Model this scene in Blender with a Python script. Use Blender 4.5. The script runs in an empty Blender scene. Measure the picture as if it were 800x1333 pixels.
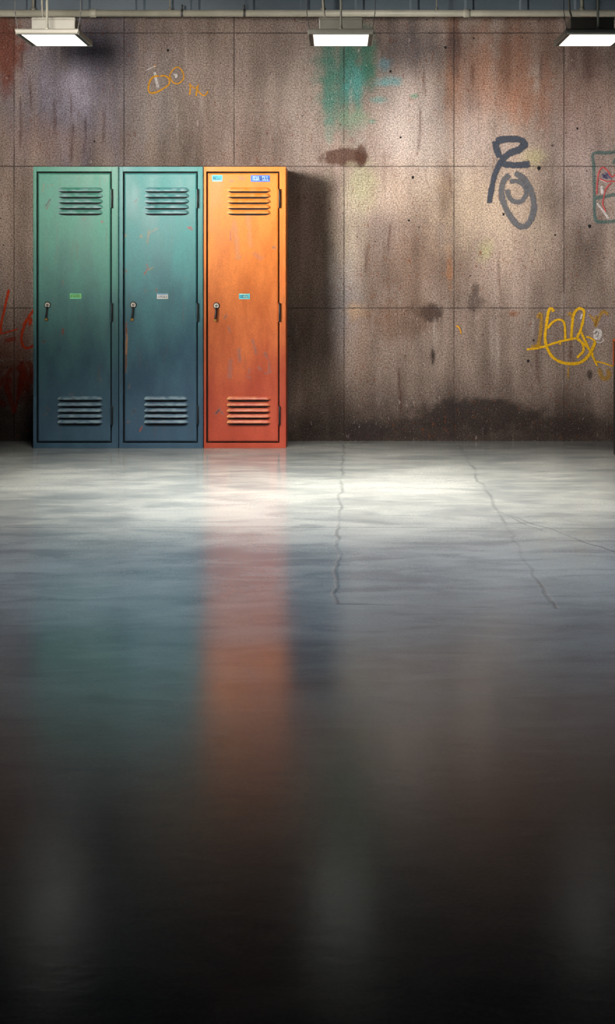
import bpy, bmesh, math, random
import numpy as np
from mathutils import Vector

random.seed(7)
rng = np.random.default_rng(11)
scn = bpy.context.scene
COL = scn.collection

# ------------------------------------------------------------------ metrics
EYE = 1.2            # eye height
FOC = 2060.0         # focal length for an 800 x 1333 frame
VX, VY = 440.0, 345.0
D_WALL = EYE * FOC / (574 - VY)      # back wall distance
D_LOCK = EYE * FOC / (583.5 - VY)      # locker fronts
WS = FOC / D_WALL
LS = FOC / D_LOCK
def at(px, py, D):
    return ((px - VX) * D / FOC, D, EYE + (VY - py) * D / FOC)
def wall_xz(px, py):
    return ((px - VX) / WS, EYE + (VY - py) / WS)
def floor_xy(px, py):
    D = EYE * FOC / (py - VY)
    return ((px - VX) * D / FOC, D)

# ------------------------------------------------------------------ object helpers
def tag(o, label=None, cat=None, group=None, kind=None):
    if label: o['label'] = label
    if cat: o['category'] = cat
    if group: o['group'] = group
    if kind: o['kind'] = kind
    return o
def empty(name, loc):
    o = bpy.data.objects.new(name, None)
    o.empty_display_size = 0.1
    o.location = loc
    COL.objects.link(o)
    return o
def link(name, me, mats, parent=None, smooth=False, bevel=0.0, segs=2):
    o = bpy.data.objects.new(name, me)
    COL.objects.link(o)
    for m in (mats if isinstance(mats, (list, tuple)) else [mats]):
        me.materials.append(m)
    if parent: o.parent = parent
    if smooth:
        for p in me.polygons: p.use_smooth = True
    if bevel:
        b = o.modifiers.new('bevel', 'BEVEL'); b.width = bevel; b.segments = segs
        b.limit_method = 'ANGLE'; b.angle_limit = math.radians(40)
    return o
def build(name, bm, mats, parent=None, **k):
    me = bpy.data.meshes.new(name)
    bmesh.ops.recalc_face_normals(bm, faces=bm.faces[:]) if k.pop('recalc', True) else None
    bm.to_mesh(me); bm.free()
    return link(name, me, mats, parent, **k)
def box(bm, x0, x1, y0, y1, z0, z1, mi=0):
    v = [bm.verts.new(p) for p in ((x0,y0,z0),(x1,y0,z0),(x1,y1,z0),(x0,y1,z0),(x0,y0,z1),(x1,y0,z1),(x1,y1,z1),(x0,y1,z1))]
    fs = []
    for q in ((3,2,1,0),(4,5,6,7),(0,1,5,4),(1,2,6,5),(2,3,7,6),(3,0,4,7)):
        f = bm.faces.new([v[i] for i in q]); f.material_index = mi; fs.append(f)
    return v, fs
def tube(bm, pts, r, n=12, mi=0, cap=True):
    pts = [Vector(p) for p in pts]
    rs = r if isinstance(r, (list, tuple)) else [r] * len(pts)
    rings = []
    up = None
    for i, p in enumerate(pts):
        t = (pts[min(i+1, len(pts)-1)] - pts[max(i-1, 0)]).normalized()
        if up is None:
            a = Vector((0, 0, 1)) if abs(t.z) < .9 else Vector((0, 1, 0))
            up = t.cross(a).normalized()
        up = (up - t * up.dot(t)).normalized()
        s = t.cross(up)
        rings.append([bm.verts.new(p + (up * math.cos(2*math.pi*k/n) + s * math.sin(2*math.pi*k/n)) * rs[i]) for k in range(n)])
    for a, b in zip(rings, rings[1:]):
        for k in range(n):
            f = bm.faces.new((a[k], a[(k+1) % n], b[(k+1) % n], b[k])); f.material_index = mi; f.smooth = True
    if cap:
        f = bm.faces.new(rings[0][::-1]); f.material_index = mi
        f = bm.faces.new(rings[-1]); f.material_index = mi
def spline(P, n=8):
    P = [tuple(map(float, p)) for p in P]
    if len(P) < 3: 
        return [tuple(a + (b-a)*i/n for a, b in zip(P[0], P[1])) for i in range(n+1)]
    Q = [P[0]] + P + [P[-1]]
    out = []
    for i in range(1, len(Q)-2):
        p0, p1, p2, p3 = Q[i-1:i+3]
        for k in range(n):
            t = k / n
            out.append(tuple(.5*((2*b)+(-a+c)*t+(2*a-5*b+4*c-d)*t*t+(-a+3*b-3*c+d)*t**3) for a, b, c, d in zip(p0, p1, p2, p3)))
    out.append(P[-1])
    return out

# ------------------------------------------------------------------ node helpers
class NT:
    def __init__(s, name):
        s.m = bpy.data.materials.new(name); s.m.use_nodes = True
        s.t = s.m.node_tree; s.n = s.t.nodes; s.n.clear()
        s.out = s.n.new('ShaderNodeOutputMaterial')
        s.b = s.n.new('ShaderNodeBsdfPrincipled')
        s.t.links.new(s.b.outputs[0], s.out.inputs[0])
    def put(s, sock, v):
        if hasattr(v, 'is_linked') or isinstance(v, bpy.types.NodeSocket): s.t.links.new(v, sock)
        elif v is not None:
            if sock.type == 'RGBA' and len(v) == 3: v = (*v, 1)
            sock.default_value = v
    def set(s, **k):
        for a, v in k.items(): s.put(s.b.inputs[a.replace('_', ' ')], v)
        return s
    def math(s, op, a, b=None, c=None, clamp=False):
        n = s.n.new('ShaderNodeMath'); n.operation = op; n.use_clamp = clamp
        s.put(n.inputs[0], a)
        if b is not None: s.put(n.inputs[1], b)
        if c is not None: s.put(n.inputs[2], c)
        return n.outputs[0]
    def vmath(s, op, a, b=None, scale=None):
        n = s.n.new('ShaderNodeVectorMath'); n.operation = op
        s.put(n.inputs[0], a)
        if b is not None: s.put(n.inputs[1], b)
        if scale is not None: s.put(n.inputs['Scale'], scale)
        return n.outputs['Value'] if op in ('LENGTH', 'DOT_PRODUCT', 'DISTANCE') else n.outputs[0]
    def coord(s, which='Object'):
        n = s.n.new('ShaderNodeTexCoord'); return n.outputs[which]
    def mapping(s, v, scale=(1,1,1), loc=(0,0,0)):
        n = s.n.new('ShaderNodeMapping'); s.put(n.inputs[0], v)
        n.inputs['Scale'].default_value = scale; n.inputs['Location'].default_value = loc
        return n.outputs[0]
    def noise(s, v, scale, detail=4, rough=.55, dist=0):
        n = s.n.new('ShaderNodeTexNoise'); s.put(n.inputs['Vector'], v)
        n.inputs['Scale'].default_value = scale; n.inputs['Detail'].default_value = detail
        n.inputs['Roughness'].default_value = rough; n.inputs['Distortion'].default_value = dist
        return n.outputs[0]
    def ramp(s, f, a, b, lo=0.0, hi=1.0):
        n = s.n.new('ShaderNodeMapRange'); n.interpolation_type = 'SMOOTHSTEP'
        s.put(n.inputs[0], f); n.inputs[1].default_value = a; n.inputs[2].default_value = b
        n.inputs[3].default_value = lo; n.inputs[4].default_value = hi
        return n.outputs[0]
    def mix(s, f, a, b, blend='MIX'):
        n = s.n.new('ShaderNodeMix'); n.data_type = 'RGBA'; n.blend_type = blend
        s.put(n.inputs[0], f); s.put(n.inputs[6], a); s.put(n.inputs[7], b)
        return n.outputs[2]
    def attr(s, name, out='Color'):
        n = s.n.new('ShaderNodeAttribute'); n.attribute_name = name
        return n.outputs[out]
    def xyz(s, v):
        n = s.n.new('ShaderNodeSeparateXYZ'); s.put(n.inputs[0], v); return n.outputs
    def bump(s, h, strength=.3, dist=.01, normal=None):
        n = s.n.new('ShaderNodeBump'); s.put(n.inputs['Height'], h)
        n.inputs['Strength'].default_value = strength; n.inputs['Distance'].default_value = dist
        if normal: s.put(n.inputs['Normal'], normal)
        return n.outputs[0]

def lin(r, g, b):
    f = lambda c: c/255/12.92 if c/255 <= .04045 else ((c/255+.055)/1.055)**2.4
    return (f(r), f(g), f(b))

def painted(name, col, rough=.5, metal=0.0, var=.15, scale=14, spec=None):
    t = NT(name)
    n = t.noise(t.coord(), scale, 5, .6)
    c = t.mix(t.ramp(n, .3, .7), tuple(v*(1-var) for v in col), tuple(min(1, v*(1+var)) for v in col))
    t.set(Base_Color=c, Roughness=t.ramp(n, .3, .7, rough*.9, min(1, rough*1.1)), Metallic=metal)
    t.set(Normal=t.bump(t.noise(t.coord(), scale*12, 2), .08, .002))
    return t.m

# ------------------------------------------------------------------ numpy value noise
LAT = rng.random((256, 256))
def vnoise(x, y):
    xi = np.floor(x).astype(int); yi = np.floor(y).astype(int)
    fx = x - xi; fy = y - yi
    fx = fx*fx*(3-2*fx); fy = fy*fy*(3-2*fy)
    a = LAT[xi % 256, yi % 256]; b = LAT[(xi+1) % 256, yi % 256]
    c = LAT[xi % 256, (yi+1) % 256]; d = LAT[(xi+1) % 256, (yi+1) % 256]
    return (a*(1-fx)+b*fx)*(1-fy) + (c*(1-fx)+d*fx)*fy
def fbm(x, y, o=5):
    s = 0; a = 1; t = 0
    for k in range(o):
        s = s + a*vnoise(x*2**k + 17.3*k, y*2**k + 9.1*k); t += a; a *= .55
    return s/t
def sstep(a, b, x):
    t = np.clip((x-a)/(b-a), 0, 1); return t*t*(3-2*t)
def blend(C, m, col):
    C[:] = C*(1-m[..., None]) + np.array(col)*m[..., None]

def grid_mesh(name, P, C, attr='paint'):
    nz, nx = P.shape[:2]
    idx = np.arange(nz*nx).reshape(nz, nx)
    q = np.stack([idx[:-1, :-1], idx[:-1, 1:], idx[1:, 1:], idx[1:, :-1]], -1).reshape(-1, 4)
    me = bpy.data.meshes.new(name)
    me.vertices.add(nz*nx); me.vertices.foreach_set('co', P.reshape(-1).astype(np.float32))
    me.loops.add(q.size); me.loops.foreach_set('vertex_index', q.reshape(-1).astype(np.int32))
    me.polygons.add(len(q)); me.polygons.foreach_set('loop_start', np.arange(0, q.size, 4, dtype=np.int32))
    me.update(calc_edges=True)
    a = me.attributes.new(attr, 'FLOAT_COLOR', 'POINT')
    cc = np.ones((nz*nx, 4), np.float32); cc[:, :3] = C.reshape(-1, 3)
    a.data.foreach_set('color', cc.reshape(-1))
    me.validate()
    return me

# =================================================================== SETTING
# ------------------------------------------------------------------ back wall: concrete slabs, stained
XS = np.linspace(-5, 5, 834); ZS = np.linspace(0, 2.93, 245)
GX, GZ = np.meshgrid(XS, ZS)
PX = VX + GX*WS; PY = VY + (EYE-GZ)*WS          # photo-sized measure along the wall, used to place the stains
C = np.empty(GX.shape + (3,)); C[:] = lin(150, 131, 119)
N1 = fbm(GX*1.3+3, GZ*1.3+5); N2 = fbm(GX*6+1, GZ*2.2+8); N3 = fbm(GX*14+30, GZ*1.1+2, 4); N4 = fbm(GX*22+7, GZ*22+3, 4)
def blob(px, py, rx, ry, col, a=.7, soft=.5, rag=.5, streak=0.0):
    d = np.sqrt(((PX-px)/rx)**2 + ((PY-py)/ry)**2)
    n = (N2-.5)*rag*2 + (N4-.5)*rag*1.6 + (N3-.5)*streak*3
    m = 1 - sstep(1-soft, 1+soft*.6, d + n)
    blend(C, m*a, col)
# overall mottling
blend(C, sstep(.42, .68, N1)*.5, lin(122, 106, 98))
blend(C, sstep(.5, .75, N3)*.35, lin(165, 148, 138))
blend(C, sstep(.52, .7, 1-N3)*.25, lin(100, 82, 72))
# broad tints
blob(95, 120, 95, 110, lin(120, 116, 132), .75, .8, .3, .3)
blob(95, 125, 26, 50, lin(178, 170, 184), .55, .8, .6, .5)
blob(60, 60, 60, 30, lin(92, 84, 92), .5, .9, .3)  # shade under the left lamp, painted into the wall
blob(12, 60, 22, 55, lin(118, 58, 36), .8, .6, .5, .4)
blob(130, 60, 45, 50, lin(70, 70, 84), .65, .9, .3)  # left lamp's shadow painted on the wall beside it
blob(60, 185, 70, 30, lin(160, 132, 120), .5, .9, .5)
blob(285, 110, 110, 70, lin(150, 134, 126), .5, .8, .4, .4)
blob(200, 150, 40, 60, lin(170, 158, 150), .4, .8, .5, .5)
blob(390, 130, 40, 90, lin(172, 158, 148), .5, .8, .4, .5)
blob(540, 150, 80, 70, lin(186, 172, 164), .7, .8, .4, .4)
blob(640, 105, 70, 60, lin(160, 110, 84), .55, .7, .6, .6)
blob(610, 170, 40, 50, lin(172, 150, 140), .5, .7, .6, .6)
blob(585, 110, 14, 90, lin(150, 104, 74), .5, .7, .6, .6)
blob(690, 60, 90, 60, lin(112, 78, 62), .55, .8, .5, .5)
blob(690, 130, 30, 40, lin(150, 106, 84), .5, .7, .6, .5)
blob(770, 140, 60, 70, lin(142, 112, 102), .6, .8, .4, .4)
blob(760, 230, 45, 80, lin(168, 150, 146), .5, .8, .4)
blob(525, 250, 80, 40, lin(176, 156, 138), .55, .8, .4, .3)
blob(455, 290, 22, 90, lin(172, 162, 142), .5, .8, .5, .5)
blob(475, 240, 20, 30, lin(150, 152, 112), .45, .8, .5)
blob(450, 400, 18, 60, lin(142, 140, 142), .5, .8, .4, .6)
blob(550, 340, 65, 55, lin(124, 98, 80), .55, .7, .6, .5)
blob(625, 270, 60, 60, lin(178, 156, 132), .5, .8, .5)
blob(580, 250, 10, 60, lin(140, 100, 60), .35, .7, .7, .5)
blob(632, 325, 12, 18, lin(150, 156, 90), .5, .9, .6)
blob(694, 205, 16, 12, lin(166, 158, 112), .6, .9, .4)
blob(690, 320, 60, 70, lin(160, 140, 126), .4, .8, .5)
blob(470, 440, 40, 30, lin(140, 120, 108), .4, .8, .6)
blob(462, 405, 16, 12, lin(186, 150, 110), .5, .8, .8)
blob(520, 420, 60, 22, lin(112, 82, 62), .5, .7, .7)
blob(470, 470, 9, 50, lin(142, 118, 102), .5, .7, .6, .6)
blob(585, 350, 4, 25, lin(170, 104, 50), .5, .7, .8)
blob(540, 62, 60, 34, lin(74, 70, 74), .7, .9, .4, .3)  # shade beside the middle lamp, put into the wall colour
blob(770, 70, 50, 30, lin(78, 62, 58), .6, .9, .4, .3)  # dim upper right corner, its shade painted in
# uneven pour: lighter and darker clouds across the slabs
cl = fbm(GX*2.6+11, GZ*1.5+4, 5); cl2 = fbm(GX*9+2, GZ*1.6+21, 4)
C *= (1 + 1.1*(cl-.5) + .7*(cl2-.5))[..., None]
np.clip(C, .01, .72, out=C)
blob(590, 190, 90, 40, lin(196, 180, 168), .4, .9, .5, .4)
blob(640, 280, 70, 60, lin(196, 176, 154), .4, .9, .5, .4)
# teal paint wiped on the concrete
blob(452, 98, 36, 66, lin(58, 114, 98), .88, .75, .45, .22)
blob(430, 112, 10, 60, lin(82, 132, 116), .55, .7, .4, .2)
blob(462, 110, 18, 26, lin(88, 152, 146), .7, .8, .6, .2)
blob(480, 80, 10, 46, lin(46, 104, 84), .7, .7, .4)
blob(503, 107, 16, 7, lin(104, 156, 156), .75, .7, .8)
blob(490, 130, 15, 5, lin(104, 152, 146), .6, .7, .8)
blob(500, 84, 9, 8, lin(92, 128, 138), .6, .7, .6)
blob(539, 125, 6, 2.4, lin(92, 150, 122), .8, .6, .3)
blob(464, 152, 22, 14, lin(128, 150, 122), .6, .8, .6)
blob(485, 158, 6, 4, lin(70, 150, 128), .6, .7, .5)
# brown oil marks, soot, darker patches along the foot
blob(446, 205, 31, 12, lin(86, 58, 46), .88, .25, .35)
blob(470, 202, 8, 14, lin(78, 52, 40), .85, .3, .3)
blob(456, 214, 8, 4, lin(150, 138, 116), .7, .6, .4)
blob(563, 408, 15, 12, lin(58, 44, 38), .8, .5, .6)
blob(546, 405, 14, 9, lin(80, 62, 52), .6, .6, .6)
blob(563, 464, 2.6, 12, lin(40, 32, 28), .9, .4, .3)
blob(617, 392, 13, 14, lin(76, 64, 58), .7, .5, .4)
blob(618, 376, 6, 8, lin(76, 64, 58), .75, .5, .3)
blob(612, 430, 8, 30, lin(86, 70, 62), .4, .7, .4, .4)
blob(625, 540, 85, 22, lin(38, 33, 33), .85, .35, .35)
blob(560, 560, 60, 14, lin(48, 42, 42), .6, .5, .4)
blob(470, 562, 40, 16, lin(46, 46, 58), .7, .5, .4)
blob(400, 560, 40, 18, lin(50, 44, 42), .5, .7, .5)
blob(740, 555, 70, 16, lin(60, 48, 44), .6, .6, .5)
blob(767, 488, 4, 8, lin(52, 42, 36), .85, .4, .3)
blob(770, 415, 20, 10, lin(150, 138, 146), .4, .8, .5)
blob(742, 455, 3, 20, lin(90, 66, 52), .7, .6, .4)
blob(668, 408, 8, 5, lin(124, 74, 44), .7, .6, .6)
for x_, y_, r_ in ((20, 470, 26), (10, 510, 28), (36, 500, 16)):
    blob(x_, y_, r_, r_*1.7, lin(120, 48, 26), .5, .6, .7, .3)
# uneven band at the wall foot: grime, darkened further to paint in shade
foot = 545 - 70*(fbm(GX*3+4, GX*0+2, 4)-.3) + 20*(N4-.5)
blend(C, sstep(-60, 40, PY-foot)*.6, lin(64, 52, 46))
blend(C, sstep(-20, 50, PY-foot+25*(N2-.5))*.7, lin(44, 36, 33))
# thin rust runs
for (x_, y0, y1, w_) in ((26, 128, 200, 1.3), (93.5, 158, 216, 1.2), (92, 118, 160, .9), (40, 100, 150, .8), (134, 140, 190, .8), (545, 140, 200, 1.0), (553, 90, 130, .9),
                         (616, 85, 112, 1.4), (705, 70, 110, 1.4), (562, 460, 470, 1.6), (597, 425, 435, 1.5), (587, 225, 260, 1.4), (478, 320, 360, .8),
                         (506, 290, 330, 1), (650, 335, 380, 1), (520, 480, 540, 1), (700, 440, 500, 1), (30, 60, 95, 1.2), (70, 130, 180, .8), (110, 150, 205, .8)):
    w_ = max(w_, 1.6)
    m = np.exp(-((PX-x_-1.5*np.sin(PY*.05))/w_)**2) * sstep(y0-6, y0+8, PY) * (1-sstep(y1-14, y1+4, PY)) * (.45+.6*N4)
    blend(C, np.clip(m*.8, 0, .7), lin(74, 40, 32))
# pale lime runs
for k in range(70):
    x_ = rng.uniform(-20, 820); y0 = rng.uniform(20, 470); L = rng.uniform(20, 90)
    m = np.exp(-((PX-x_)/1.8)**2) * sstep(y0, y0+10, PY) * (1-sstep(y0+L*.5, y0+L, PY)) * rng.uniform(.1, .38)
    blend(C, m, lin(*((186, 172, 164) if rng.random() < .6 else (106, 84, 72))))

def wall_material():
    t = NT('stained_concrete')
    p = t.attr('paint')
    o = t.coord()
    g = t.noise(o, 115, 3, .75)
    gc = t.noise(o, 105, 4, .8)
    c = t.mix(1.0, p, t.mix(t.ramp(gc, .33, .67), (.38, .37, .37), (1.66, 1.64, 1.62)), 'MULTIPLY')
    cl = t.noise(o, 2.2, 3, .6)
    fl1 = t.noise(t.mapping(o, (1, 1, .45), (2, 9, 4)), 46, 3, .7)
    c = t.mix(t.math('MULTIPLY', t.ramp(fl1, .57, .68), t.ramp(cl, .42, .62, .12, .75)), c, lin(116, 60, 30))
    fl2 = t.noise(t.mapping(o, (1, 1, .35), (7, 2, 8)), 40, 3, .7)
    c = t.mix(t.math('MULTIPLY', t.ramp(fl2, .62, .70), t.ramp(cl, .6, .4, .08, .6)), c, lin(206, 190, 182))
    g2 = t.noise(t.mapping(o, (1, 1, 1), (4, 1, 2)), 52, 3, .7)
    c = t.mix(t.ramp(g2, .60, .72, 0, .5), c, t.mix(1.0, p, (.62, .40, .26), 'MULTIPLY'))
    g3 = t.noise(t.mapping(o, (1, 1, 1), (9, 3, 5)), 150, 1, .6)
    c = t.mix(t.ramp(g3, .68, .74, 0, .55), c, lin(214, 202, 198))
    g4 = t.noise(t.mapping(o, (1, 1, 1), (1, 7, 3)), 34, 1, .5)
    c = t.mix(t.ramp(g4, .735, .76, 0, .85), c, lin(40, 30, 28))
    # slab joints
    x, _, z = t.xyz(o)
    wob = t.math('MULTIPLY', t.math('SUBTRACT', t.noise(o, 9, 2), .5), .004)
    pitch = 143.1/WS; x0 = (18.2-VX)/WS
    fx = t.math('PINGPONG', t.math('ADD', t.math('SUBTRACT', x, x0 - pitch*8), wob), pitch)
    # ping-pong of period 2*pitch touches 0 and pitch at the joints
    dx = t.math('MINIMUM', fx, t.math('SUBTRACT', pitch, fx))
    dz = None
    for py in (43, 216.5, 401):
        d = t.math('ABSOLUTE', t.math('SUBTRACT', t.math('ADD', z, wob), EYE + (VY-py)/WS))
        dz = d if dz is None else t.math('MINIMUM', dz, d)
    dj = t.math('MINIMUM', dx, dz)
    fade = t.ramp(t.noise(o, 3.3, 2), .3, .6, .35, .95)
    joint = t.math('MULTIPLY', t.ramp(dj, .0015, .0062, 1, 0), fade)
    c = t.mix(t.math('MULTIPLY', joint, .8), c, lin(46, 38, 36))
    t.set(Base_Color=c, Roughness=.86, Specular_IOR_Level=.25)
    h = t.math('SUBTRACT', t.math('MULTIPLY', gc, .9), t.math('MULTIPLY', joint, 1.6))
    t.set(Normal=t.bump(h, .25, .005))
    return t.m
P = np.stack([GX, np.full_like(GX, 0.0), GZ], -1)
wall = link('wall_back', grid_mesh('wall_back', P, C), wall_material())
wall.location = (0, D_WALL, 0)
tag(wall, 'stained brown concrete slab wall covered in worn graffiti behind the lockers', 'wall', kind='structure')

# ------------------------------------------------------------------ floor
def floor_material():
    t = NT('polished_concrete')
    o = t.coord()
    n1 = t.noise(o, .9, 5, .6); n2 = t.noise(t.mapping(o, (1.0, 2.6, 1)), 2.6, 5, .6, .6); n3 = t.noise(o, 90, 3, .7)
    c = t.mix(t.ramp(n1, .32, .68), lin(98, 101, 101), lin(128, 129, 126))
    c = t.mix(t.ramp(n2, .45, .72, 0, .45), c, lin(142, 142, 136))
    c = t.mix(t.ramp(n2, .5, .3, 0, .45), c, lin(78, 83, 86))
    c = t.mix(1.0, c, t.mix(t.ramp(n3, .3, .7), (.9, .9, .9), (1.1, 1.1, 1.1)), 'MULTIPLY')
    # hairline cracks and worn joints
    wob = t.n.new('ShaderNodeTexNoise'); t.put(wob.inputs['Vector'], o); wob.inputs['Scale'].default_value = 3; wob.inputs['Detail'].default_value = 4
    w = t.vmath('SCALE', t.vmath('SUBTRACT', wob.outputs[1], (.5, .5, .5)), scale=.09)
    po = t.vmath('MULTIPLY', t.vmath('ADD', o, w), (1, 1, 0))
    segs = [((447, 577), (443, 640)), ((443, 640), (440, 690)), ((440, 690), (437, 786)), ((598, 577), (622, 622)), ((622, 622), (662, 690)), ((662, 690), (722, 790)),
            ((650, 666), (800, 718)), ((655, 668), (700, 690)), ((-60, 686), (420, 686)), ((420, 686), (860, 688)), ((440, 786), (640, 790))]
    d = None
    for i, (a, b) in enumerate(segs):
        A = Vector((*floor_xy(*a), 0)); B = Vector((*floor_xy(*b), 0)); BA = B - A
        pa = t.vmath('SUBTRACT', po, A)
        h = t.math('DIVIDE', t.vmath('DOT_PRODUCT', pa, BA), BA.dot(BA), clamp=True)
        q = t.vmath('LENGTH', t.vmath('SUBTRACT', pa, t.vmath('SCALE', tuple(BA), scale=h)))
        d = q if d is None else t.math('MINIMUM', d, q)
    crack = t.math('MULTIPLY', t.ramp(d, .002, .013, 1, 0), t.ramp(t.noise(o, 2.2, 3), .35, .6, .25, .9))
    c = t.mix(t.math('MULTIPLY', crack, .4), c, lin(44, 48, 52))
    t.set(Base_Color=c, Specular_IOR_Level=.5, IOR=FLOOR_IOR, Specular_Tint=(.62, .82, 1.0))
    t.set(Roughness=t.ramp(n1, .3, .7, FLOOR_R0, FLOOR_R1))
    hgt = t.math('ADD', t.math('MULTIPLY', t.noise(o, 22, 3, .6), .5), t.math('MULTIPLY', n3, .12))
    b1 = t.bump(hgt, .11, .006)
    t.set(Normal=t.bump(t.math('MULTIPLY', crack, -1.0), .3, .004, b1))
    return t.m
FLOOR_IOR, FLOOR_R0, FLOOR_R1 = 1.38, .15, .21
bm = bmesh.new()
box(bm, -5, 5, -1.5, D_WALL+.15, -.12, 0)
fl = build('floor', bm, floor_material())
tag(fl, 'glossy grey polished concrete floor with hairline cracks and coloured reflections', 'floor', kind='structure')

# ------------------------------------------------------------------ upper wall band and ceiling
fas = painted('blue_grey_steel', lin(92, 104, 113), .55, 0, .12, 3)
bm = bmesh.new()
x = -5.0; y1 = D_WALL+.1; yf = D_WALL-.1
prof = []
while x < 5.0:
    prof += [(x, 0), (x+.30, 0), (x+.315, -.012), (x+.355, -.012), (x+.37, 0)]
    x += .37
z0, z1 = 2.905, 3.45
lo = [bm.verts.new((px, yf+dy, z0)) for px, dy in prof]; hi = [bm.verts.new((px, yf+dy, z1)) for px, dy in prof]
lb = [bm.verts.new((px, y1, z0)) for px, dy in prof]; hb = [bm.verts.new((px, y1, z1)) for px, dy in prof]
for i in range(len(prof)-1):
    bm.faces.new((lo[i], lo[i+1], hi[i+1], hi[i])); bm.faces.new((lb[i+1], lb[i], hb[i], hb[i+1]))
    bm.faces.new((lb[i], lb[i+1], lo[i+1], lo[i])); bm.faces.new((hi[i], hi[i+1], hb[i+1], hb[i]))
bmesh.ops.remove_doubles(bm, verts=bm.verts[:], dist=1e-5)
o = build('trim_1', bm, fas)
tag(o, 'blue grey ribbed steel band above the concrete wall behind the pipe', 'wall trim', kind='structure')
bm = bmesh.new(); box(bm, -5, 5, -1.5, D_WALL+.15, 3.45, 3.55)
o = build('ceiling', bm, painted('dark_ceiling', lin(16, 18, 22), .9, 0, .2, 2))
tag(o, 'dark ceiling over the room', 'ceiling', kind='structure')

# =================================================================== GRAFFITI ON THE WALL
def spray(name, col, body=.62, fuzz=.5, grain=70):
    t = NT(name)
    e = t.attr('edge', 'Fac')
    o = t.coord()
    n = t.noise(o, grain, 3, .75)
    n2 = t.noise(o, 9, 3, .6)
    a = t.math('ADD', e, t.math('MULTIPLY', t.math('SUBTRACT', n, .5), fuzz*3.2))
    a = t.math('ADD', a, t.math('MULTIPLY', t.math('SUBTRACT', n2, .5), fuzz*1.4))
    al = t.math('MULTIPLY', t.ramp(a, .12, .62), body)
    g = t.noise(o, 115, 3, .75)
    c = t.mix(1.0, (*col, 1), t.mix(t.ramp(g, .3, .7), (.65, .65, .65), (1.25, 1.25, 1.25)), 'MULTIPLY')
    t.set(Base_Color=c, Roughness=.75, Alpha=al, Specular_IOR_Level=.3)
    return t.m
n_stroke = [0]
def graffiti(label, strokes, mats):
    """strokes: (points in wall measure, width, material index)"""
    bm = bmesh.new(); lay = bm.verts.layers.float.new('edge')
    for pts, w, mi in strokes:
        n_stroke[0] += 1
        off = .0022 + .0002*(n_stroke[0] % 9)
        Q = [Vector((*wall_xz(*p[:2]),)) for p in spline(pts, 8)]
        rows = []
        for i, q in enumerate(Q):
            t = (Q[min(i+1, len(Q)-1)] - Q[max(i-1, 0)])
            if t.length < 1e-6: continue
            t.normalize(); nrm = Vector((-t.y, t.x))
            hw = w/WS*.5*(.88+.24*vnoise(np.array([i*.45+n_stroke[0]*7.7]), np.array([3.3]))[0])
            endf = min(1, min(i, len(Q)-1-i)/2.0)
            row = []
            for k, e in ((-1, 0), (-.6, .75), (0, 1), (.6, .75), (1, 0)):
                v = bm.verts.new((q.x + nrm.x*hw*k, -off, q.y + nrm.y*hw*k)); v[lay] = e*endf
                row.append(v)
            rows.append(row)
        for a, b in zip(rows, rows[1:]):
            for k in range(4):
                f = bm.faces.new((a[k], a[k+1], b[k+1], b[k])); f.material_index = mi
    o = build('graffiti', bm, mats, wall, recalc=False)
    o['label'] = label
    return o
M_blk = spray('slate_spray', lin(72, 78, 90), .84, .45)
M_blk2 = spray('slate_spray_thin', lin(104, 106, 112), .72, .45)
M_yel = spray('yellow_spray', lin(226, 172, 18), .92, .42)
M_yel2 = spray('yellow_overspray', lin(200, 148, 30), .5, .62, 60)
M_org = spray('amber_spray', lin(218, 152, 34), .92, .5)
M_red = spray('red_orange_spray', lin(206, 66, 26), .9, .46)
M_red2 = spray('red_orange_overspray', lin(176, 56, 26), .55, .7, 55)
M_teal = spray('teal_spray', lin(62, 116, 112), .5, .6)
M_pink = spray('pink_spray', lin(204, 92, 92), .9, .45)
M_white = spray('white_chalk', lin(216, 206, 200), .85, .6)
M_blue = spray('blue_scribble', lin(104, 100, 140), .6, .6)
M_black = spray('black_spray', lin(18, 17, 22), .95, .3)

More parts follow.
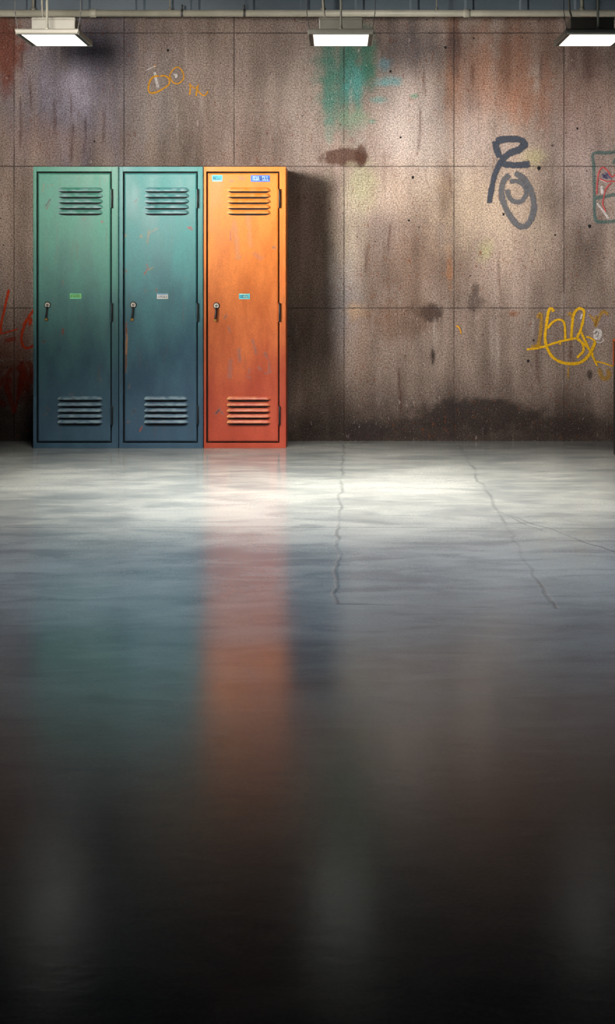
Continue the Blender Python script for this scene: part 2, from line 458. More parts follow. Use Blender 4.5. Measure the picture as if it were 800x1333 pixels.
graffiti('grey spray-painted tag of a hooked stroke above an oval', [
    ([(644, 184), (660, 181), (676, 182), (682, 188), (676, 194), (664, 199), (654, 207), (655, 213), (668, 215), (690, 214)], 11, 0),
    ([(644, 183), (646, 194), (650, 206)], 10, 0),
    ([(652, 208), (644, 226), (640, 242), (636, 266)], 9, 0),
    ([(663, 227), (655, 236), (652, 252), (658, 272), (670, 290), (680, 295), (688, 290), (694, 275), (693, 258), (686, 240), (678, 230), (669, 225)], 10, 1),
    ([(659, 246), (662, 256), (668, 262), (678, 262), (684, 252), (682, 242), (672, 236), (662, 237)], 8, 1),
], [M_blk, M_blk2])
graffiti('yellow spray-painted scribble of loops over a round bowl shape', [
    ([(720, 406), (718, 402), (714, 404), (711, 420), (709, 440), (712, 454), (720, 466), (732, 472), (744, 473.5), (756, 471), (766, 462), (773, 448), (773, 444)], 4.8, 0),
    ([(712, 428), (718, 420), (726, 416), (733, 419), (735, 430), (735, 443)], 3.7, 0),
    ([(684, 455), (700, 453), (714, 449), (726, 445), (740, 442), (750, 440)], 3.4, 0),
    ([(743, 441), (744, 425), (746, 410), (752, 402), (759, 404), (759, 414), (755, 430), (751, 440), (757, 446), (759, 456), (754, 462), (750, 466)], 4.3, 0),
    ([(755, 430), (762, 446), (770, 462), (778, 478)], 3.7, 0),
    ([(751, 440), (764, 452), (772, 462)], 3.4, 0),
    ([(762, 438), (770, 441), (774, 446), (771, 456)], 3.0, 0),
    ([(774, 470), (786, 473), (798, 477)], 2.7, 0),
    ([(728, 446), (729, 449)], 3.8, 0),
    ([(739, 476), (739, 494)], 3.0, 1), ([(744, 414), (742, 408), (738, 410)], 4.5, 1),
    ([(698, 414), (704, 410), (702, 440), (698, 452)], 5.7, 1), ([(776, 410), (774, 424), (778, 416), (784, 406), (792, 410)], 5.7, 1),
    ([(778, 478), (784, 492), (792, 490), (790, 480)], 6.8, 1), ([(766, 408), (774, 420)], 4.5, 1), ([(688, 452), (708, 450)], 6.8, 1),
], [M_yel, M_yel2])
graffiti('small amber scrawl of two rings and three short strokes high on wall', [
    ([(208, 99), (200, 100), (195, 106), (193, 116), (196, 121), (204, 120), (213, 115), (219.5, 110), (220, 103), (215, 99), (208, 99)], 3.0, 0),
    ([(222, 102), (221, 97), (226, 90), (231, 87.5), (236, 91), (239, 99), (237, 105), (231, 109), (225, 107), (221.5, 101)], 2.2, 0),
    ([(247, 108), (247.5, 116), (246.5, 124)], 3, 0), ([(248, 111), (254, 115), (259, 109)], 1.8, 0),
    ([(258, 112), (256, 118), (255, 126)], 2.6, 0), ([(257, 117), (262, 123), (267, 124), (271, 118)], 2.2, 0),
    ([(201, 84), (202, 88)], 2.6, 0), ([(190, 92), (197, 88), (203, 86)], 1.6, 1), ([(201, 93), (203, 104), (206, 115)], 4.5, 1),
    ([(225, 97), (230, 98), (228, 102)], 3, 1),
], [M_org, M_white])
graffiti('orange red spray strokes beside the left green locker', [
    ([(12, 376), (9, 388), (6, 402), (2, 420), (1, 434)], 4.2, 0), ([(-8, 436), (4, 434), (14, 431), (24, 428)], 2.4, 0),
    ([(45, 402), (38, 412), (31, 426), (28, 440), (30, 450), (36, 453), (46, 449)], 4.2, 0),
    ([(30, 424), (36, 416), (40, 416), (38, 424)], 5, 0),
    ([(16, 478), (6, 492), (-4, 506)], 5, 1), ([(28, 468), (26, 500), (20, 536)], 5, 1), ([(28, 468), (36, 500), (34, 510)], 7, 1),
    ([(22, 476), (30, 490), (28, 506)], 8, 1), ([(36, 470), (42, 480), (40, 500)], 8, 1), ([(6, 500), (14, 520), (20, 540)], 8, 1), ([(-2, 520), (8, 530)], 10, 1),
    ([(30, 480), (24, 520)], 10, 1), ([(12, 490), (10, 510)], 10, 1), ([(4, 444), (24, 440)], 6, 1),
], [M_red, M_red2])
graffiti('teal box outline with pink and white scribble at the right wall edge', [
    ([(806, 197), (790, 199), (772, 200), (772, 216), (773, 250), (774, 284), (784, 289), (808, 287)], 5.5, 0),
    ([(774, 258), (786, 256), (806, 252)], 6, 0), ([(797, 214), (800, 208), (806, 206)], 5, 0),
    ([(776, 254), (777, 236), (779, 224), (784, 218), (790, 222), (796, 230), (806, 222)], 2.4, 1),
    ([(779, 232), (788, 236), (797, 236), (806, 238)], 2.2, 1), ([(795, 238), (788, 246), (785, 258), (784, 266), (788, 276)], 2.4, 1),
    ([(776, 264), (784, 274), (792, 285)], 3.6, 2), ([(782, 240), (784, 254)], 5, 2), ([(776, 252), (778, 228)], 1.6, 2), ([(780, 234), (790, 238)], 1.6, 2),
    ([(777, 265), (784, 275)], 1.8, 1), ([(782, 226), (790, 232), (784, 230), (792, 226)], 3, 3), ([(786, 224), (796, 234)], 3, 3),
], [M_teal, M_pink, M_white, M_blue])
graffiti('white chalk smear beside the yellow scribble', [
    ([(772, 434), (776, 430), (781, 432), (779, 440), (774, 438), (778, 432)], 6, 0), ([(774, 444), (780, 446), (785, 443), (783, 440)], 1.6, 0),
    ([(757, 408), (755, 416)], 3, 0),
], [M_white])
graffiti('small amber flick of paint low in the middle of the wall', [([(595, 424), (598, 428), (600, 435)], 2.2, 0), ([(593, 426), (596, 423)], 1.6, 0)], [M_org])
# bolt holes left by the formwork
bm = bmesh.new()
for (px, py, r) in ((218.5, 65.5, 1.6), (579.5, 62, 1.8), (751, 167.5, 1.4), (767, 294.5, 2.2), (532, 287, 1.4), (521, 179, 1.3), (537, 231, 1.8), (123, 184, 1.2), (701, 219, 2.4), (655, 279, 1.5),
                    (694, 443, 1.4), (687, 470, 1.8), (722, 306, 1.2), (10, 478, .9), (508, 93, 1.6)):
    x_, z_ = wall_xz(px, py)
    vs = [bm.verts.new((x_ + r/WS*math.cos(a)*(1+.2*math.sin(3*a)), -.0015, z_ + r/WS*math.sin(a)*(1.15))) for a in [2*math.pi*k/12 for k in range(12)]]
    bm.faces.new(vs)
o = build('bolt_hole', bm, painted('hole_black', (.008, .007, .007), .9), wall)
o['kind'] = 'stuff'; o['label'] = 'small black bolt holes in the concrete'

# =================================================================== LOCKERS
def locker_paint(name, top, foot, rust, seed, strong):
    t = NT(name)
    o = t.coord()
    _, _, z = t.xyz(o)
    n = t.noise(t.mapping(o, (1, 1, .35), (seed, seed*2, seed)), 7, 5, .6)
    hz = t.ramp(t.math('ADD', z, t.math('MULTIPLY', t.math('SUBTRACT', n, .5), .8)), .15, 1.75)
    c = t.mix(hz, foot, top)  # colour darkens toward the foot, painting in the weaker light there
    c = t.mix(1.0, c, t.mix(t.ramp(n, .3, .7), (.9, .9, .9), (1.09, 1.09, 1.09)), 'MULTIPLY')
    st = t.noise(t.mapping(o, (3.0, 3.0, .25), (seed*3, 1, 2)), 11, 4, .6)
    c = t.mix(t.ramp(st, .58, .78, 0, .30), c, rust)
    ch = t.noise(t.mapping(o, (1.5, 1.5, .8), (seed, 4, 7)), 26, 4, .65)
    c = t.mix(t.ramp(ch, .70, .745, 0, strong), c, rust)
    w = t.attr('wear_glint'); 
    c = t.mix(t.attr('wear_glint_amount', 'Fac'), c, w)
    g = t.noise(o, 160, 2, .6)
    c = t.mix(1.0, c, t.mix(t.ramp(g, .3, .7), (.9, .9, .9), (1.1, 1.1, 1.1)), 'MULTIPLY')
    t.set(Base_Color=c, Roughness=t.ramp(n, .3, .7, .34, .5), Specular_IOR_Level=.5)
    t.set(Normal=t.bump(t.math('ADD', t.math('MULTIPLY', t.noise(o, 5, 2), .8), t.math('MULTIPLY', g, .06)), .16, .006))
    return t.m
M_dark = painted('locker_dark', (.006, .006, .007), .8)
M_hinge = painted('hinge_black', (.02, .02, .022), .45, .4)
M_lockring = painted('lock_enamel', lin(214, 206, 190), .35)
M_lockring2 = painted('lock_black', (.012, .012, .014), .4)
M_brass = painted('brass_tip', lin(206, 158, 84), .35, .6)
M_steel = painted('lock_steel', lin(150, 146, 140), .3, .8)

def door_mesh(name, x0, x1, z0, z1, yf, yb, marks):
    """door slab: fine front sheet that carries worn marks, folded edges, back"""
    nx = max(2, int((x1-x0)/.0065)); nz = int((z1-z0)/.0085)
    xs = np.linspace(x0, x1, nx); zs = np.linspace(z0, z1, nz)
    X, Z = np.meshgrid(xs, zs)
    Y = np.full_like(X, yf)
    edge = np.minimum(np.minimum(X-x0, x1-X), np.minimum(Z-z0, z1-Z))
    Y = np.where(edge < .001, yf+.004, Y)
    W = np.zeros(X.shape + (4,)); W[..., :3] = .2
    nn = fbm(X*40+x0*91, Z*40+5, 4)
    for (ax, az, bx, bz, w, col, a) in marks:
        dx, dz = bx-ax, bz-az; L = dx*dx+dz*dz
        h = np.clip(((X-ax)*dx+(Z-az)*dz)/max(L, 1e-9), 0, 1)
        d = np.sqrt((X-ax-dx*h)**2+(Z-az-dz*h)**2)
        m = (1-sstep(w*.4, w*1.3, d + (nn-.5)*w*1.6))*a
        W[..., :3] = W[..., :3]*(1-m[..., None]) + np.array(col)*m[..., None]
        W[..., 3] = np.maximum(W[..., 3], m)
    bm = bmesh.new()
    lay = bm.verts.layers.float_color.new('wear_glint'); lam = bm.verts.layers.float.new('wear_glint_amount')
    V = [[bm.verts.new((X[j, i], Y[j, i], Z[j, i])) for i in range(nx)] for j in range(nz)]
    for j in range(nz):
        for i in range(nx): V[j][i][lay] = W[j, i]; V[j][i][lam] = W[j, i, 3]
    for j in range(nz-1):
        for i in range(nx-1): bm.faces.new((V[j][i], V[j][i+1], V[j+1][i+1], V[j+1][i]))
    per = [V[0][i] for i in range(nx)] + [V[j][nx-1] for j in range(1, nz)] + [V[nz-1][i] for i in range(nx-2, -1, -1)] + [V[j][0] for j in range(nz-2, 0, -1)]
    bk = []
    for v in per:
        w = bm.verts.new((v.co.x, yb, v.co.z)); bk.append(w)
    for k in range(len(per)):
        bm.faces.new((per[k], bk[k], bk[(k+1) % len(per)], per[(k+1) % len(per)]))
    bm.faces.new(bk)
    me = bpy.data.meshes.new(name); bm.to_mesh(me); bm.free()
    return me

def louver(bm, x0, x1, zt, zb, yf, depth, pale=(.5, .6, .6), amt=.3, seed=0.0):
    """pressed hood: flush at the top, bellied out to an open lip at the bottom, ends rounded, black strip below for slot and shade"""
    n = 26; m = 6
    lw = bm.verts.layers.float_color.new('wear_glint'); la = bm.verts.layers.float.new('wear_glint_amount')
    rows = []
    for i in range(n+1):
        u = i/n
        s = min(1, math.sqrt(max(0, 1-(1-min(u, 1-u)/.11)**2)) if min(u, 1-u) < .11 else 1)
        x = x0 + (x1-x0)*u
        row = []
        for k in range(m+1):
            v = k/m
            out = depth * s * math.sin(v*math.pi*.5)**.9
            z = zt + (zb-zt)*v - (0 if k else 0)
            z = zb + (z-zb)*(.35+.65*s)
            vv = bm.verts.new((x, yf - .0006 - out, z)); row.append(vv)
            nz_ = float(vnoise(np.array([u*11+seed]), np.array([v*2+seed*1.7]))[0])
            vv[lw] = (*pale, 1); vv[la] = min(.85, max(0, amt*(nz_*1.5-.2)) * (1 if v > .25 else .4) + .75*max(0, 1-u/.09)*(v > .1))  # ridge wear, plus a painted glint on the left end
        row.append(bm.verts.new((x, yf - .0006 - out*.86, zb - .0012*s)))
        row.append(bm.verts.new((x, yf - .0005, zb + .001)))
        rows.append(row)
    for a, b in zip(rows, rows[1:]):
        for k in range(m+2):
            f = bm.faces.new((a[k], b[k], b[k+1], a[k+1])); f.smooth = k < m; f.material_index = 1 if k == m+1 else 0
    # black strip under the lip for the slot and the shade below it
    e = .0135
    vs = []
    for i in range(n+1):
        u = i/n; q = .5*(1-abs(2*u-1)**10)
        vs.append((x0+.002+(x1-x0-.004)*u, zb - e*(q*2)))
    for i in range(n):
        a, b = vs[i], vs[i+1]
        f = bm.faces.new([bm.verts.new((a[0], yf-.0008, zb+.002)), bm.verts.new((b[0], yf-.0008, zb+.002)), bm.verts.new((b[0], yf-.0008, b[1])), bm.verts.new((a[0], yf-.0008, a[1]))])
        f.material_index = 1

def make_locker(px0, px1, dl, dr, paint, label, lov, lovb, lockpx, platepx, plate_mats, hinge_px, marks, stickers=(), pale=(.42, .56, .60), amt=.55):
    cx = ((px0+px1)/2 - VX)/LS
    L = lambda px: (px-VX)/LS - cx
    Zp = lambda py: EYE + (VY-py)/LS
    root = empty('locker', (cx, D_LOCK, 0))
    tag(root, label, 'locker', 'steel lockers standing along the wall')
    x0, x1 = L(px0)+.0026, L(px1)-.0026
    z0, z1 = 0.0, Zp(217)
    dx0, dx1, dz0, dz1 = L(dl), L(dr), Zp(574.6), Zp(225.6)
    g = .0122                                      # gap round the door
    ox0, ox1, oz0, oz1 = dx0-g, dx1+g*.75, dz0-g*.85, dz1+g
    # body: carcass with a front frame
    bm = bmesh.new()
    T = D_WALL - D_LOCK - .012
    sh = .0016
    box(bm, x0, ox0, 0, .03, z0, z1); box(bm, ox1, x1, 0, .03, z0, z1)
    box(bm, ox0, ox1, 0, .03, z0, oz0); box(bm, ox0, ox1, 0, .03, oz1, z1)
    box(bm, x0, x0+sh*2, .03, T, z0, z1); box(bm, x1-sh*2, x1, .03, T, z0, z1)
    box(bm, x0+sh*2, x1-sh*2, .03, T, z1-sh*2, z1); box(bm, x0+sh*2, x1-sh*2, .03, T, z0, z0+sh*2)
    box(bm, x0+sh*2, x1-sh*2, T-sh*2, T, z0+sh*2, z1-sh*2)
    box(bm, ox0-.001, ox1+.001, .034, .037, oz0-.001, oz1+.001, 1)  # black sheet behind the door, standing in for shade in the gap
    # folded bead on the frame beside the hinges
    box(bm, x1-.0085, x1-.0045, -.003, .0, z0+.004, z1-.004); box(bm, x0+.002, x0+.005, -.002, 0, z0+.004, z1-.004)
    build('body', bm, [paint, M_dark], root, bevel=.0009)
    # door
    mk = [(L(a), Zp(b), L(c), Zp(d), w/LS, col, al) for (a, b, c, d, w, col, al) in marks]
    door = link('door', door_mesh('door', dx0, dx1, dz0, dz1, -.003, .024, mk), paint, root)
    for (lx0, lx1), ys in ((lov, (244.4, 251.6, 258.9, 266.2, 273.4)), (lovb, (515.6, 523.6, 531.2, 538.8, 546.2))):
        for k, y in enumerate(ys):
            b = bmesh.new()
            louver(b, L(lx0), L(lx1), Zp(y-.3), Zp(y+4.5), -.003, .017, pale, amt if y < 400 else amt*.5, k*3.1+px0*.37+y*.01)
            build('louver', b, [paint, M_dark], door)
    # lock and lever
    lx, ly = lockpx
    X, Z = L(lx), Zp(ly)
    b = bmesh.new()
    def disc(r, ya, yb, mi, n=28):
        a = [b.verts.new((X+r*math.cos(2*math.pi*k/n), ya, Z+r*math.sin(2*math.pi*k/n))) for k in range(n)]
        c = [b.verts.new((X+r*.9*math.cos(2*math.pi*k/n), yb, Z+r*.9*math.sin(2*math.pi*k/n))) for k in range(n)]
        for k in range(n):
            f = b.faces.new((a[k], a[(k+1) % n], c[(k+1) % n], c[k])); f.material_index = mi
        f = b.faces.new(c); f.material_index = mi
    disc(.0225, -.003, -.009, 0); disc(.0165, -.009, -.013, 1); disc(.0078, -.013, -.0145, 0); disc(.0042, -.0145, -.0165, 2)
    o = build('lock', b, [M_lockring2, M_lockring, M_steel], door); o['label'] = 'round lock with a pale ring and dark keyhole'
    b = bmesh.new()
    tx, tz = X-.0065, Z-.094
    tube(b, [(X, -.010, Z-.014), (X-.001, -.017, Z-.030), (X-.003, -.019, Z-.06), (tx, -.016, tz+.012), (tx, -.012, tz)], [.0085, .0075, .0068, .0075, .0085], 12, 0)
    bmesh.ops.create_icosphere(b, subdivisions=2, radius=.0102) if False else None
    s = [(tx, -.012-.012*math.sin(a), tz+.0095*math.cos(a)) for a in (0, .8, 1.57, 2.3, 3.1)]
    tube(b, [(tx, -.008, tz), (tx, -.018, tz-.001), (tx, -.0235, tz-.001), (tx, -.026, tz-.001)], [.0115, .0105, .0075, .002], 14, 1)
    o = build('handle', b, [M_lockring2, M_brass], door); o['label'] = 'short black lever handle with a brass tip'
    # number plate, illegible print
    def plate(pname, pa, pb, pya, pyb, mats, rows, lab, seed, yo=-.0032):
        r = random.Random(seed)
        b = bmesh.new()
        A, B, Ct, Cb = L(pa), L(pb), Zp(pya), Zp(pyb)
        box(b, A, B, yo-.0022, yo+.0004, Cb, Ct, 0)
        H = Ct-Cb; Wd = B-A; yy = yo-.0026
        for (fz0, fz1, mi, kind) in rows:
            if kind == 'bar':
                box(b, A+.001, B-.001, yy, yo-.002, Cb+H*fz0, Cb+H*fz1, mi)
            else:
                xx = A + Wd*kind[0]
                while xx < A + Wd*kind[1]:
                    w = Wd*r.uniform(.05, .10)
                    hz = H*(fz1-fz0)
                    zA = Cb+H*fz0
                    st = w*.34
                    pat = r.randrange(4)
                    box(b, xx, xx+st, yy-.0002, yo-.002, zA, zA+hz, mi)
                    if pat in (0, 2): box(b, xx+w-st, xx+w, yy-.0003, yo-.002, zA, zA+hz, mi)
                    if pat in (1, 2): box(b, xx, xx+w, yy-.0004, yo-.002, zA+hz*.75, zA+hz, mi)
                    if pat in (0, 1, 3): box(b, xx, xx+w, yy-.0005, yo-.002, zA, zA+hz*.25, mi)
                    xx += w*1.35
        o = build(pname, b, mats, door); o['label'] = lab
    plate(*platepx[:1], *platepx[1], plate_mats, platepx[2], platepx[3], int(px0))
    for s in stickers: plate(*s)
    # hinges
    for (hy0, hy1) in ((246, 271), (394.5, 419), (528.5, 553)):
        b = bmesh.new()
        hx = L(hinge_px)
        box(b, hx-.0085, hx-.003, -.0075, -.001, Zp(hy1)+.002, Zp(hy0)-.002, 0)
        tube(b, [(hx+.002, -.0085, Zp(hy1)), (hx+.002, -.0085, Zp(hy1)+.003), (hx+.002, -.0085, Zp(hy0)-.003), (hx+.002, -.0085, Zp(hy0))], [.005, .0072, .0072, .005], 12, 1)
        o = build('hinge', b, [paint, M_hinge], root); o['label'] = 'black barrel hinge'
    return root

RUST = lin(126, 66, 34); RED = lin(168, 52, 34); BRN = lin(84, 62, 48); OCH = lin(170, 136, 60); CHIP = lin(34, 40, 44); PALE = lin(168, 190, 196)
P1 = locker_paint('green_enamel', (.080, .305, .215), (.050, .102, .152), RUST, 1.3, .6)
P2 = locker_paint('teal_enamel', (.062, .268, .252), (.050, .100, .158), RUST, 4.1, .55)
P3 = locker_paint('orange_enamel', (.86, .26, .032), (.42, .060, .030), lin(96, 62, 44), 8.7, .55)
M_pg = painted('plate_green', lin(150, 232, 132), .5); M_pgd = painted('plate_green_ink', lin(52, 116, 78), .6); M_pgl = painted('plate_mint', lin(120, 226, 190), .5)
M_pw = painted('plate_white', lin(226, 222, 210), .5); M_pwb = painted('plate_blue_band', lin(84, 160, 206), .5); M_pwd = painted('plate_grey_ink', lin(92, 108, 140), .6)
M_pc = painted('plate_cyan', lin(94, 214, 222), .5); M_pcd = painted('plate_navy_ink', lin(50, 78, 120), .6); M_pcl = painted('plate_cream_ink', lin(222, 232, 190), .5)
M_sb = painted('sticker_blue', lin(58, 120, 214), .5); M_sbl = painted('sticker_blue_ink', lin(186, 208, 232), .5); M_sbd = painted('sticker_navy_ink', lin(60, 66, 110), .5)

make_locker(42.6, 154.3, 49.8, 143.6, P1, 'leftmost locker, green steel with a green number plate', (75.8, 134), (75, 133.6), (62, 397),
    ('number_plate', (91, 105.8, 382, 389), [(.05, .2, 1, 'bar'), (.25, .55, 2, (.05, .85)), (.62, .82, 2, (.05, .88)), (.84, .97, 1, 'bar')], 'green number plate with worn print'),
    [M_pg, M_pgl, M_pgd], 145.6,
    [(60, 268, 66, 259, 1.1, CHIP, .9), (61, 272, 65, 264, 1.0, RUST, .8), (132.5, 288, 133, 288.5, 1.6, RED, .9), (81, 247, 104, 246, 1.6, OCH, .0),
     (82, 365, 82, 372, 1.0, RUST, .7), (60, 350, 60.5, 350.5, 1.4, RUST, .8), (57, 240, 56, 250, 1.2, OCH, .5), (82, 428, 81.5, 435, 1.3, RUST, .9), (56, 445, 59, 444, 1.8, BRN, .8),
     (60, 530, 65, 534, 1.3, CHIP, .8), (58, 541, 61, 538, 1.0, BRN, .7), (75, 290, 74, 330, .8, BRN, .35), (60, 300, 61, 330, 1.0, OCH, .25), (110, 284, 108, 286, .9, RUST, .7),
     (136, 233, 137, 236, .8, BRN, .7), (62, 242, 68, 241, .8, OCH, .6), (131, 493, 131.5, 496, .8, RUST, .6), (90, 513, 96, 513, 1.0, RUST, .5)])
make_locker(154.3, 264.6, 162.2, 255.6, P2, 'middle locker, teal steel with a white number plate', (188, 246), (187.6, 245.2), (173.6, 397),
    ('number_plate', (204.3, 218.6, 382, 389), [(.78, .97, 1, 'bar'), (.2, .62, 2, (.06, .9))], 'white number plate with a blue band'),
    [M_pw, M_pwb, M_pwd], 257,
    [(163, 306, 163.5, 307, 1.6, OCH, .7), (188, 357, 193, 348, 1.0, RED, .9), (191, 345, 193, 350, 1.2, RED, .9), (193, 352, 199, 348, .9, OCH, .8), (192, 315, 194, 300, 1.4, OCH, .55),
     (205, 297, 192, 305, 1.0, OCH, .5), (183, 307, 184, 308, 1.4, OCH, .8), (244, 296, 250, 299, 1.0, RED, .95), (246, 297, 248, 296, 1.1, RED, .9), (174, 264, 178, 260, .9, CHIP, .85),
     (164, 420, 165, 436, 1.5, RUST, .95), (165, 436, 164.5, 460, 1.5, lin(196, 120, 50), .9), (164.4, 462, 163.6, 484, 1.3, RUST, .9), (164, 352, 164.5, 354, 1.4, RUST, .8),
     (172, 538, 176, 533, 1.4, CHIP, .9), (182, 561, 185, 555, 1.1, RED, .95), (165, 549, 167, 549, 1.5, RUST, .8), (203.6, 376, 203.8, 380, 1.0, RUST, .8), (188, 377, 190, 380, .9, BRN, .8),
     (241, 362, 242, 362, 1.0, BRN, .6), (169, 500, 168, 505, 1.0, RUST, .6)])
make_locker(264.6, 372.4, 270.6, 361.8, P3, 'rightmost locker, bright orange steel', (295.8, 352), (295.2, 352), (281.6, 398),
    ('number_plate', (311, 325, 382.3, 389.2), [(.8, .97, 2, (.1, .9)), (.2, .75, 1, (.05, .5)), (.15, .5, 2, (.4, .7)), (.2, .72, 1, (.55, .85))], 'cyan number plate with worn print'),
    [M_pc, M_pcd, M_pcl], 363.4,
    [(305, 290, 310, 335, 3.5, lin(196, 140, 54), .35), (323, 280, 326, 320, 3, lin(214, 146, 50), .3), (276, 536, 284, 531, .01, CHIP, 0), (281, 538, 286, 533, 1.4, CHIP, .95), (288, 536, 291, 540, 1.2, CHIP, .9),
     (311, 455, 312, 470, 2.0, BRN, .45), (331, 450, 333, 460, 1.6, BRN, .5), (345, 460, 348, 466, 1.8, BRN, .55), (350, 470, 350, 482, 1.4, BRN, .5), (336, 478, 340, 482, 1.4, BRN, .45),
     (325, 480, 324, 486, 1.4, BRN, .5), (322, 490, 326, 492, 1.2, BRN, .45), (345, 486, 352, 484, 1.2, BRN, .5), (300, 470, 299, 490, 3, lin(150, 82, 50), .4), (328, 443, 330, 446, 1.8, lin(120, 84, 66), .5),
     (300, 300, 300, 312, 1.0, RED, .6), (355, 322, 358, 323, 1.4, BRN, .6), (300, 236, 303, 235, 1.6, lin(150, 100, 70), .7), (312, 231, 318, 233, 2, lin(206, 112, 60), .5), (295, 409, 292, 414, 1, BRN, .6),
     (330, 330, 340, 336, 3, RED, .25), (297, 425, 299, 432, 1.0, BRN, .5), (301, 525, 304, 535, .01, BRN, 0)],
    pale=(.90, .50, .20), amt=.35, stickers=[('sticker', 276, 289.3, 228, 236.3, [M_pc, M_pcd, M_pcl], [(.3, .8, 1, (.1, .85)), (.08, .25, 2, (.1, .9))], 'small cyan sticker in the upper left corner', 5),
              ('sticker', 326.3, 351, 228.2, 236.6, [M_sb, M_sbl, M_sbd], [(.2, .85, 1, (.1, .5)), (.25, .8, 2, (.45, .6)), (.2, .85, 1, (.6, .95)), (.3, .6, 2, (.75, .95))], 'blue sticker with pale print in the upper right corner', 9)])

# rust worn on the frames
# =================================================================== PIPE RUN
D_P = 10.58
zP = EYE + (VY-17.3)*D_P/FOC; rP = .0245
M_cream = painted('cream_pipe_paint', lin(180, 174, 156), .45, 0, .12, 6)
M_rod = painted('rod_paint', lin(138, 134, 120), .5, 0, .1, 9)
M_wire = painted('dark_wire', lin(70, 68, 66), .5)
xp = lambda px, D=D_P: (px-VX)*D/FOC
root = empty('ceiling_pipe', (0, D_P, zP))
tag(root, 'long cream pipe running along the wall top under the blue grey band', 'pipe')
def pl(x, y, z): return (x, y-D_P, z-zP)
bm = bmesh.new(); tube(bm, [(-5, 0, 0), (xp(118), 0, 0)], rP, 20); tube(bm, [(xp(118), 0, 0), (5, 0, 0)], rP*.93, 20)
build('pipe', bm, M_cream, root)
for px in (121, 607):
    bm = bmesh.new(); tube(bm, [(xp(px)-.022, 0, 0), (xp(px)-.018, 0, 0), (xp(px)+.018, 0, 0), (xp(px)+.022, 0, 0)], [rP*1.0, rP*1.14, rP*1.14, rP], 20)
    build('coupling', bm, M_cream, root)
for px in (237, 318):                                  # strap saddles
    bm = bmesh.new()
    a0, a1 = (-.6, 4.2)
    n = 18; rr = rP*1.06; ring = []
    for k in range(n+1):
        a = a0 + (a1-a0)*k/n
        ring.append([bm.verts.new((xp(px)+dx, rr*q*math.cos(a), rr*q*math.sin(a))) for dx, q in ((-.007, 1), (.007, 1), (.007, 1.12), (-.007, 1.12))])
    for a, b in zip(ring, ring[1:]):
        for k in range(4): bm.faces.new((a[k], a[(k+1) % 4], b[(k+1) % 4], b[k]))
    bm.faces.new(ring[0]); bm.faces.new(ring[-1][::-1])
    tube(bm, [(xp(px), -.004, rr), (xp(px), -.004, rr+.03)], .006, 8)
    build('pipe_strap', bm, M_wire, root)
for px in (43, 221, 420.5, 568, 757):                    # drop rods that hold the pipe
    bm = bmesh.new()
    r = .0105 if px in (43, 420.5, 757) else .005
    tube(bm, [(xp(px), 0, rP*.8), (xp(px), 0, 3.45-zP)], r, 10)
    tube(bm, [(xp(px), 0, rP*.6), (xp(px), 0, rP+.012)], r*1.7, 10)
    build('hanger_rod', bm, M_rod, root)

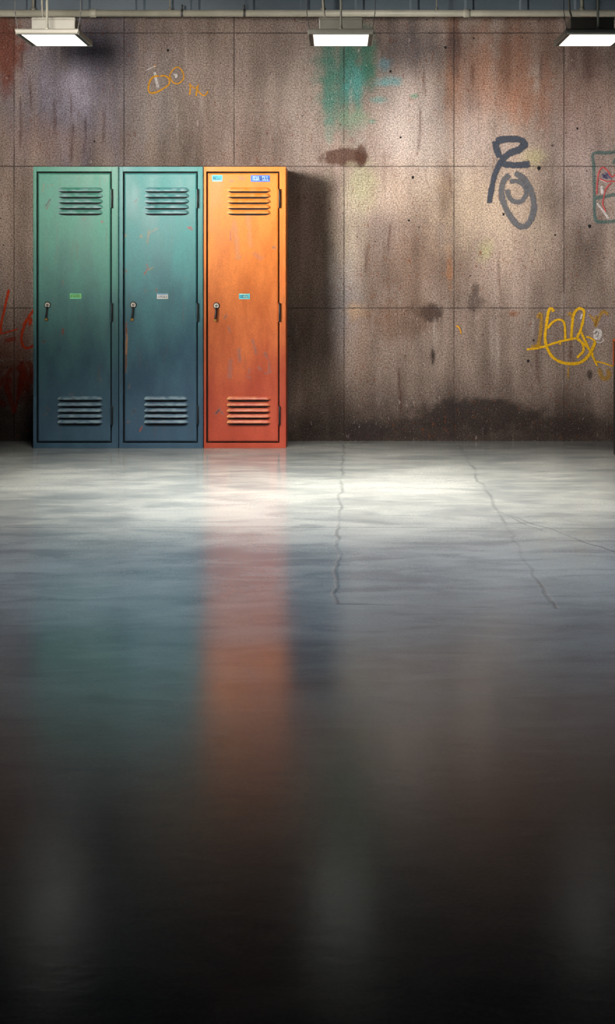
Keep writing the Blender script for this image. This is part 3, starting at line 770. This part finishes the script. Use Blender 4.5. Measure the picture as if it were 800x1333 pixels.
# =================================================================== LAMPS
def lamp_metal(): 
    return painted('lamp_metal', lin(124, 120, 108), .45, 0, .1, 8)
M_lamp = lamp_metal()
M_rim = painted('lamp_black_rim', (.012, .012, .013), .5)
t = NT('lamp_diffuser'); n = t.noise(t.coord(), 9, 2)
t.set(Base_Color=(.8, .8, .76), Roughness=.4, Emission_Color=t.mix(t.ramp(n, .3, .7), (1, .99, .86), (1, 1, .95)), Emission_Strength=LAMP_E if 'LAMP_E' in globals() else 1.0)
M_diff = t.m
D_L = 8.9; S_L = FOC/D_L
zB = EYE + (VY-44)/S_L                # underside of the front lip
def make_lamp(pxc, w, label):
    xc = (pxc-VX)/S_L; hw = w/S_L/2; dep = .50
    root = empty('ceiling_lamp', (xc, D_L, zB))
    tag(root, label, 'lamp', 'flat panel lamps hanging in a row before the wall')
    # housing: shallow tray, black underside, cream lip and side flanges
    bm = bmesh.new()
    box(bm, -hw+.008, hw-.008, .012, dep-.004, .004, .026, 0)
    box(bm, -hw+.0085, hw-.0085, .013, dep-.005, .001, .004, 1)
    # lip along the near edge with mitred ends
    pr = [(-.004, .0), (.014, -.002), (.020, .004), (.016, .0265), (-.002, .0285), (-.008, .022), (-.008, .006)]
    for s0, s1 in ((-hw, hw),):
        a = [bm.verts.new((s0 + (.006 if z < .01 else 0), y, z)) for y, z in pr]; b = [bm.verts.new((s1 - (.006 if z < .01 else 0), y, z)) for y, z in pr]
        for k in range(len(pr)): bm.faces.new((a[k], b[k], b[(k+1) % len(pr)], a[(k+1) % len(pr)]))
        bm.faces.new(a[::-1]); bm.faces.new(b)
    box(bm, -hw, -hw+.007, .016, dep, -.002, .027, 0); box(bm, hw-.007, hw, .016, dep, -.002, .027, 0)
    box(bm, -hw+.007, hw-.007, dep-.006, dep, -.001, .026, 0)
    build('housing', bm, [M_lamp, M_rim], root, bevel=.0012)
    bm = bmesh.new()
    box(bm, -hw+.030, hw-.030, .035, dep-.014, -.0015, .0018, 0)
    o = build('diffuser', bm, M_diff, root); o['label'] = 'glowing white diffuser panel'
    bm = bmesh.new()
    box(bm, -.125, .125, .20, .40, .0258, .125, 0); box(bm, -.129, .129, .196, .404, .108, .117, 0)
    build('driver_box', bm, M_lamp, root, bevel=.004)
    H = 3.45 - zB
    bm = bmesh.new()
    tube(bm, [(0, .006, .024), (0, .006, H)], .0068, 12); tube(bm, [(0, .006, .024), (0, .006, .036)], .012, 12); tube(bm, [(0, .006, H-.012), (0, .006, H)], .025, 14)
    build('hanger_rod', bm, M_rod, root)
    # conduit elbow that leaves the driver box and climbs to the ceiling behind
    bm = bmesh.new()
    tube(bm, [(-.085, .36, .115), (-.092, .38, .15), (-.10, .40, .19), (-.104, .41, .25), (-.104, .41, H)], .006, 10)
    tube(bm, [(-.085, .352, .112), (-.089, .37, .138)], .013, 12)
    build('conduit', bm, M_rod, root)
    for sx in (-1, 1):
        bm = bmesh.new()
        P_ = [(sx*(hw-.012), .03, .026), (sx*(hw-.004), .03, .06), (sx*(hw+.004), .032, .12), (sx*(hw+.006), .034, .2), (sx*(hw+.006), .034, H)]
        tube(bm, spline(P_, 6), .0022, 8)
        build('suspension_wire', bm, M_wire, root)
    return root
make_lamp(61, 83, 'leftmost of three flat panel lamps, hanging above the green locker')
make_lamp(443.5, 86.5, 'middle of three flat panel lamps, hanging over the teal wall smear')
make_lamp(778, 84, 'rightmost of three flat panel lamps, at the picture edge')

# =================================================================== cabinet at the right margin
M_cabd = painted('cabinet_black', (.014, .014, .016), .5); M_cabo = painted('cabinet_orange', lin(196, 92, 40), .5)
D_C = EYE*FOC/(591-VY)                     # its far left corner, the only part in the picture
xl = (798-VX)*D_C/FOC; zt = EYE + (VY-441)*D_C/FOC
dc = .42
root = empty('cabinet', (xl+.3, D_C-dc, 0))
tag(root, 'dark low cabinet with orange edging cut off by the right picture edge', 'cabinet')
bm = bmesh.new(); box(bm, -.3, .3, 0, dc, 0, zt-.012)
build('body', bm, M_cabd, root, bevel=.004)
bm = bmesh.new(); box(bm, -.306, .306, -.006, dc+.004, zt-.012, zt)
build('top', bm, M_cabo, root, bevel=.003)
bm = bmesh.new(); box(bm, -.304, -.296, dc-.012, dc+.003, zt-.17, zt-.012)
build('corner_strip', bm, M_cabo, root)
bm = bmesh.new(); box(bm, -.285, .285, -.018, -.001, .06, zt-.04); tube(bm, [(.2, -.03, .4), (.2, -.03, .52)], .007, 10); box(bm, .195, .205, -.03, -.018, .405, .415); box(bm, .195, .205, -.03, -.018, .505, .515)
build('door', bm, M_cabd, root, bevel=.002)

# =================================================================== LIGHT
def spot(name, loc, aim, watts, size, blend_, radius, col):
    l = bpy.data.lights.new(name, 'SPOT'); l.energy = watts; l.spot_size = math.radians(size); l.spot_blend = blend_
    l.shadow_soft_size = radius; l.color = col
    o = bpy.data.objects.new(name, l); COL.objects.link(o); o.location = loc
    o.rotation_euler = (Vector(aim)-Vector(loc)).to_track_quat('-Z', 'Y').to_euler()
    return o
def area(name, loc, aim, watts, sx, sy, spread, col):
    l = bpy.data.lights.new(name, 'AREA'); l.shape = 'RECTANGLE'; l.size = sx; l.size_y = sy; l.energy = watts
    l.spread = math.radians(spread); l.color = col
    o = bpy.data.objects.new(name, l); COL.objects.link(o); o.location = loc
    o.rotation_euler = (Vector(aim)-Vector(loc)).to_track_quat('-Z', 'Y').to_euler()
    return o
spot('key_light', (-3.4, 6.3, 2.2), (.75, D_WALL, 1.58), 2800, 32, 1.0, .8, (1, .96, .92))
spot('added_locker_light', (-1.5, 5.5, 2.3), (-1.75, 10.4, 2.15), 760, 37, 1.0, .3, (1, .95, .88))  # added spot without a fixture, brightens the upper lockers
area('added_floor_light', (-.1, 8.1, 2.85), (-.1, 8.6, 0), 155, 2.8, .6, 76, (1, .98, .9))  # added unseen panel overhead, brightens the floor near the wall
area('added_mid_floor_light', (.1, 6.9, 3.3), (.1, 7.1, 0), 34, 3.0, .8, 64, (.92, .96, 1))  # second added panel, unseen, carries the bright floor further forward
area('added_cool_fill', (.3, 6.0, 3.3), (.3, 6.0, 0), 30, 4, 1.0, 72, (.5, .74, 1))  # added blue fill with no real source, tints the nearer floor

w = bpy.data.worlds.new('World'); scn.world = w; w.use_nodes = True
w.node_tree.nodes['Background'].inputs[0].default_value = (.35, .55, 1, 1)
w.node_tree.nodes['Background'].inputs[1].default_value = .02

cam = bpy.data.cameras.new('camera'); co = bpy.data.objects.new('camera', cam); COL.objects.link(co)
co.location = (0, 0, EYE); co.rotation_euler = (math.radians(90), 0, 0)
cam.sensor_fit = 'AUTO'; cam.sensor_width = 36; cam.lens = FOC/1333*36
cam.shift_x = (400-VX)/1333; cam.shift_y = -(666.5-VY)/1333
cam.clip_start = .05; cam.clip_end = 60
scn.camera = co
vs = scn.view_settings
vs.view_transform = 'Standard'; vs.look = 'None'; vs.gamma = 1; vs.exposure = 0; vs.use_curve_mapping = False
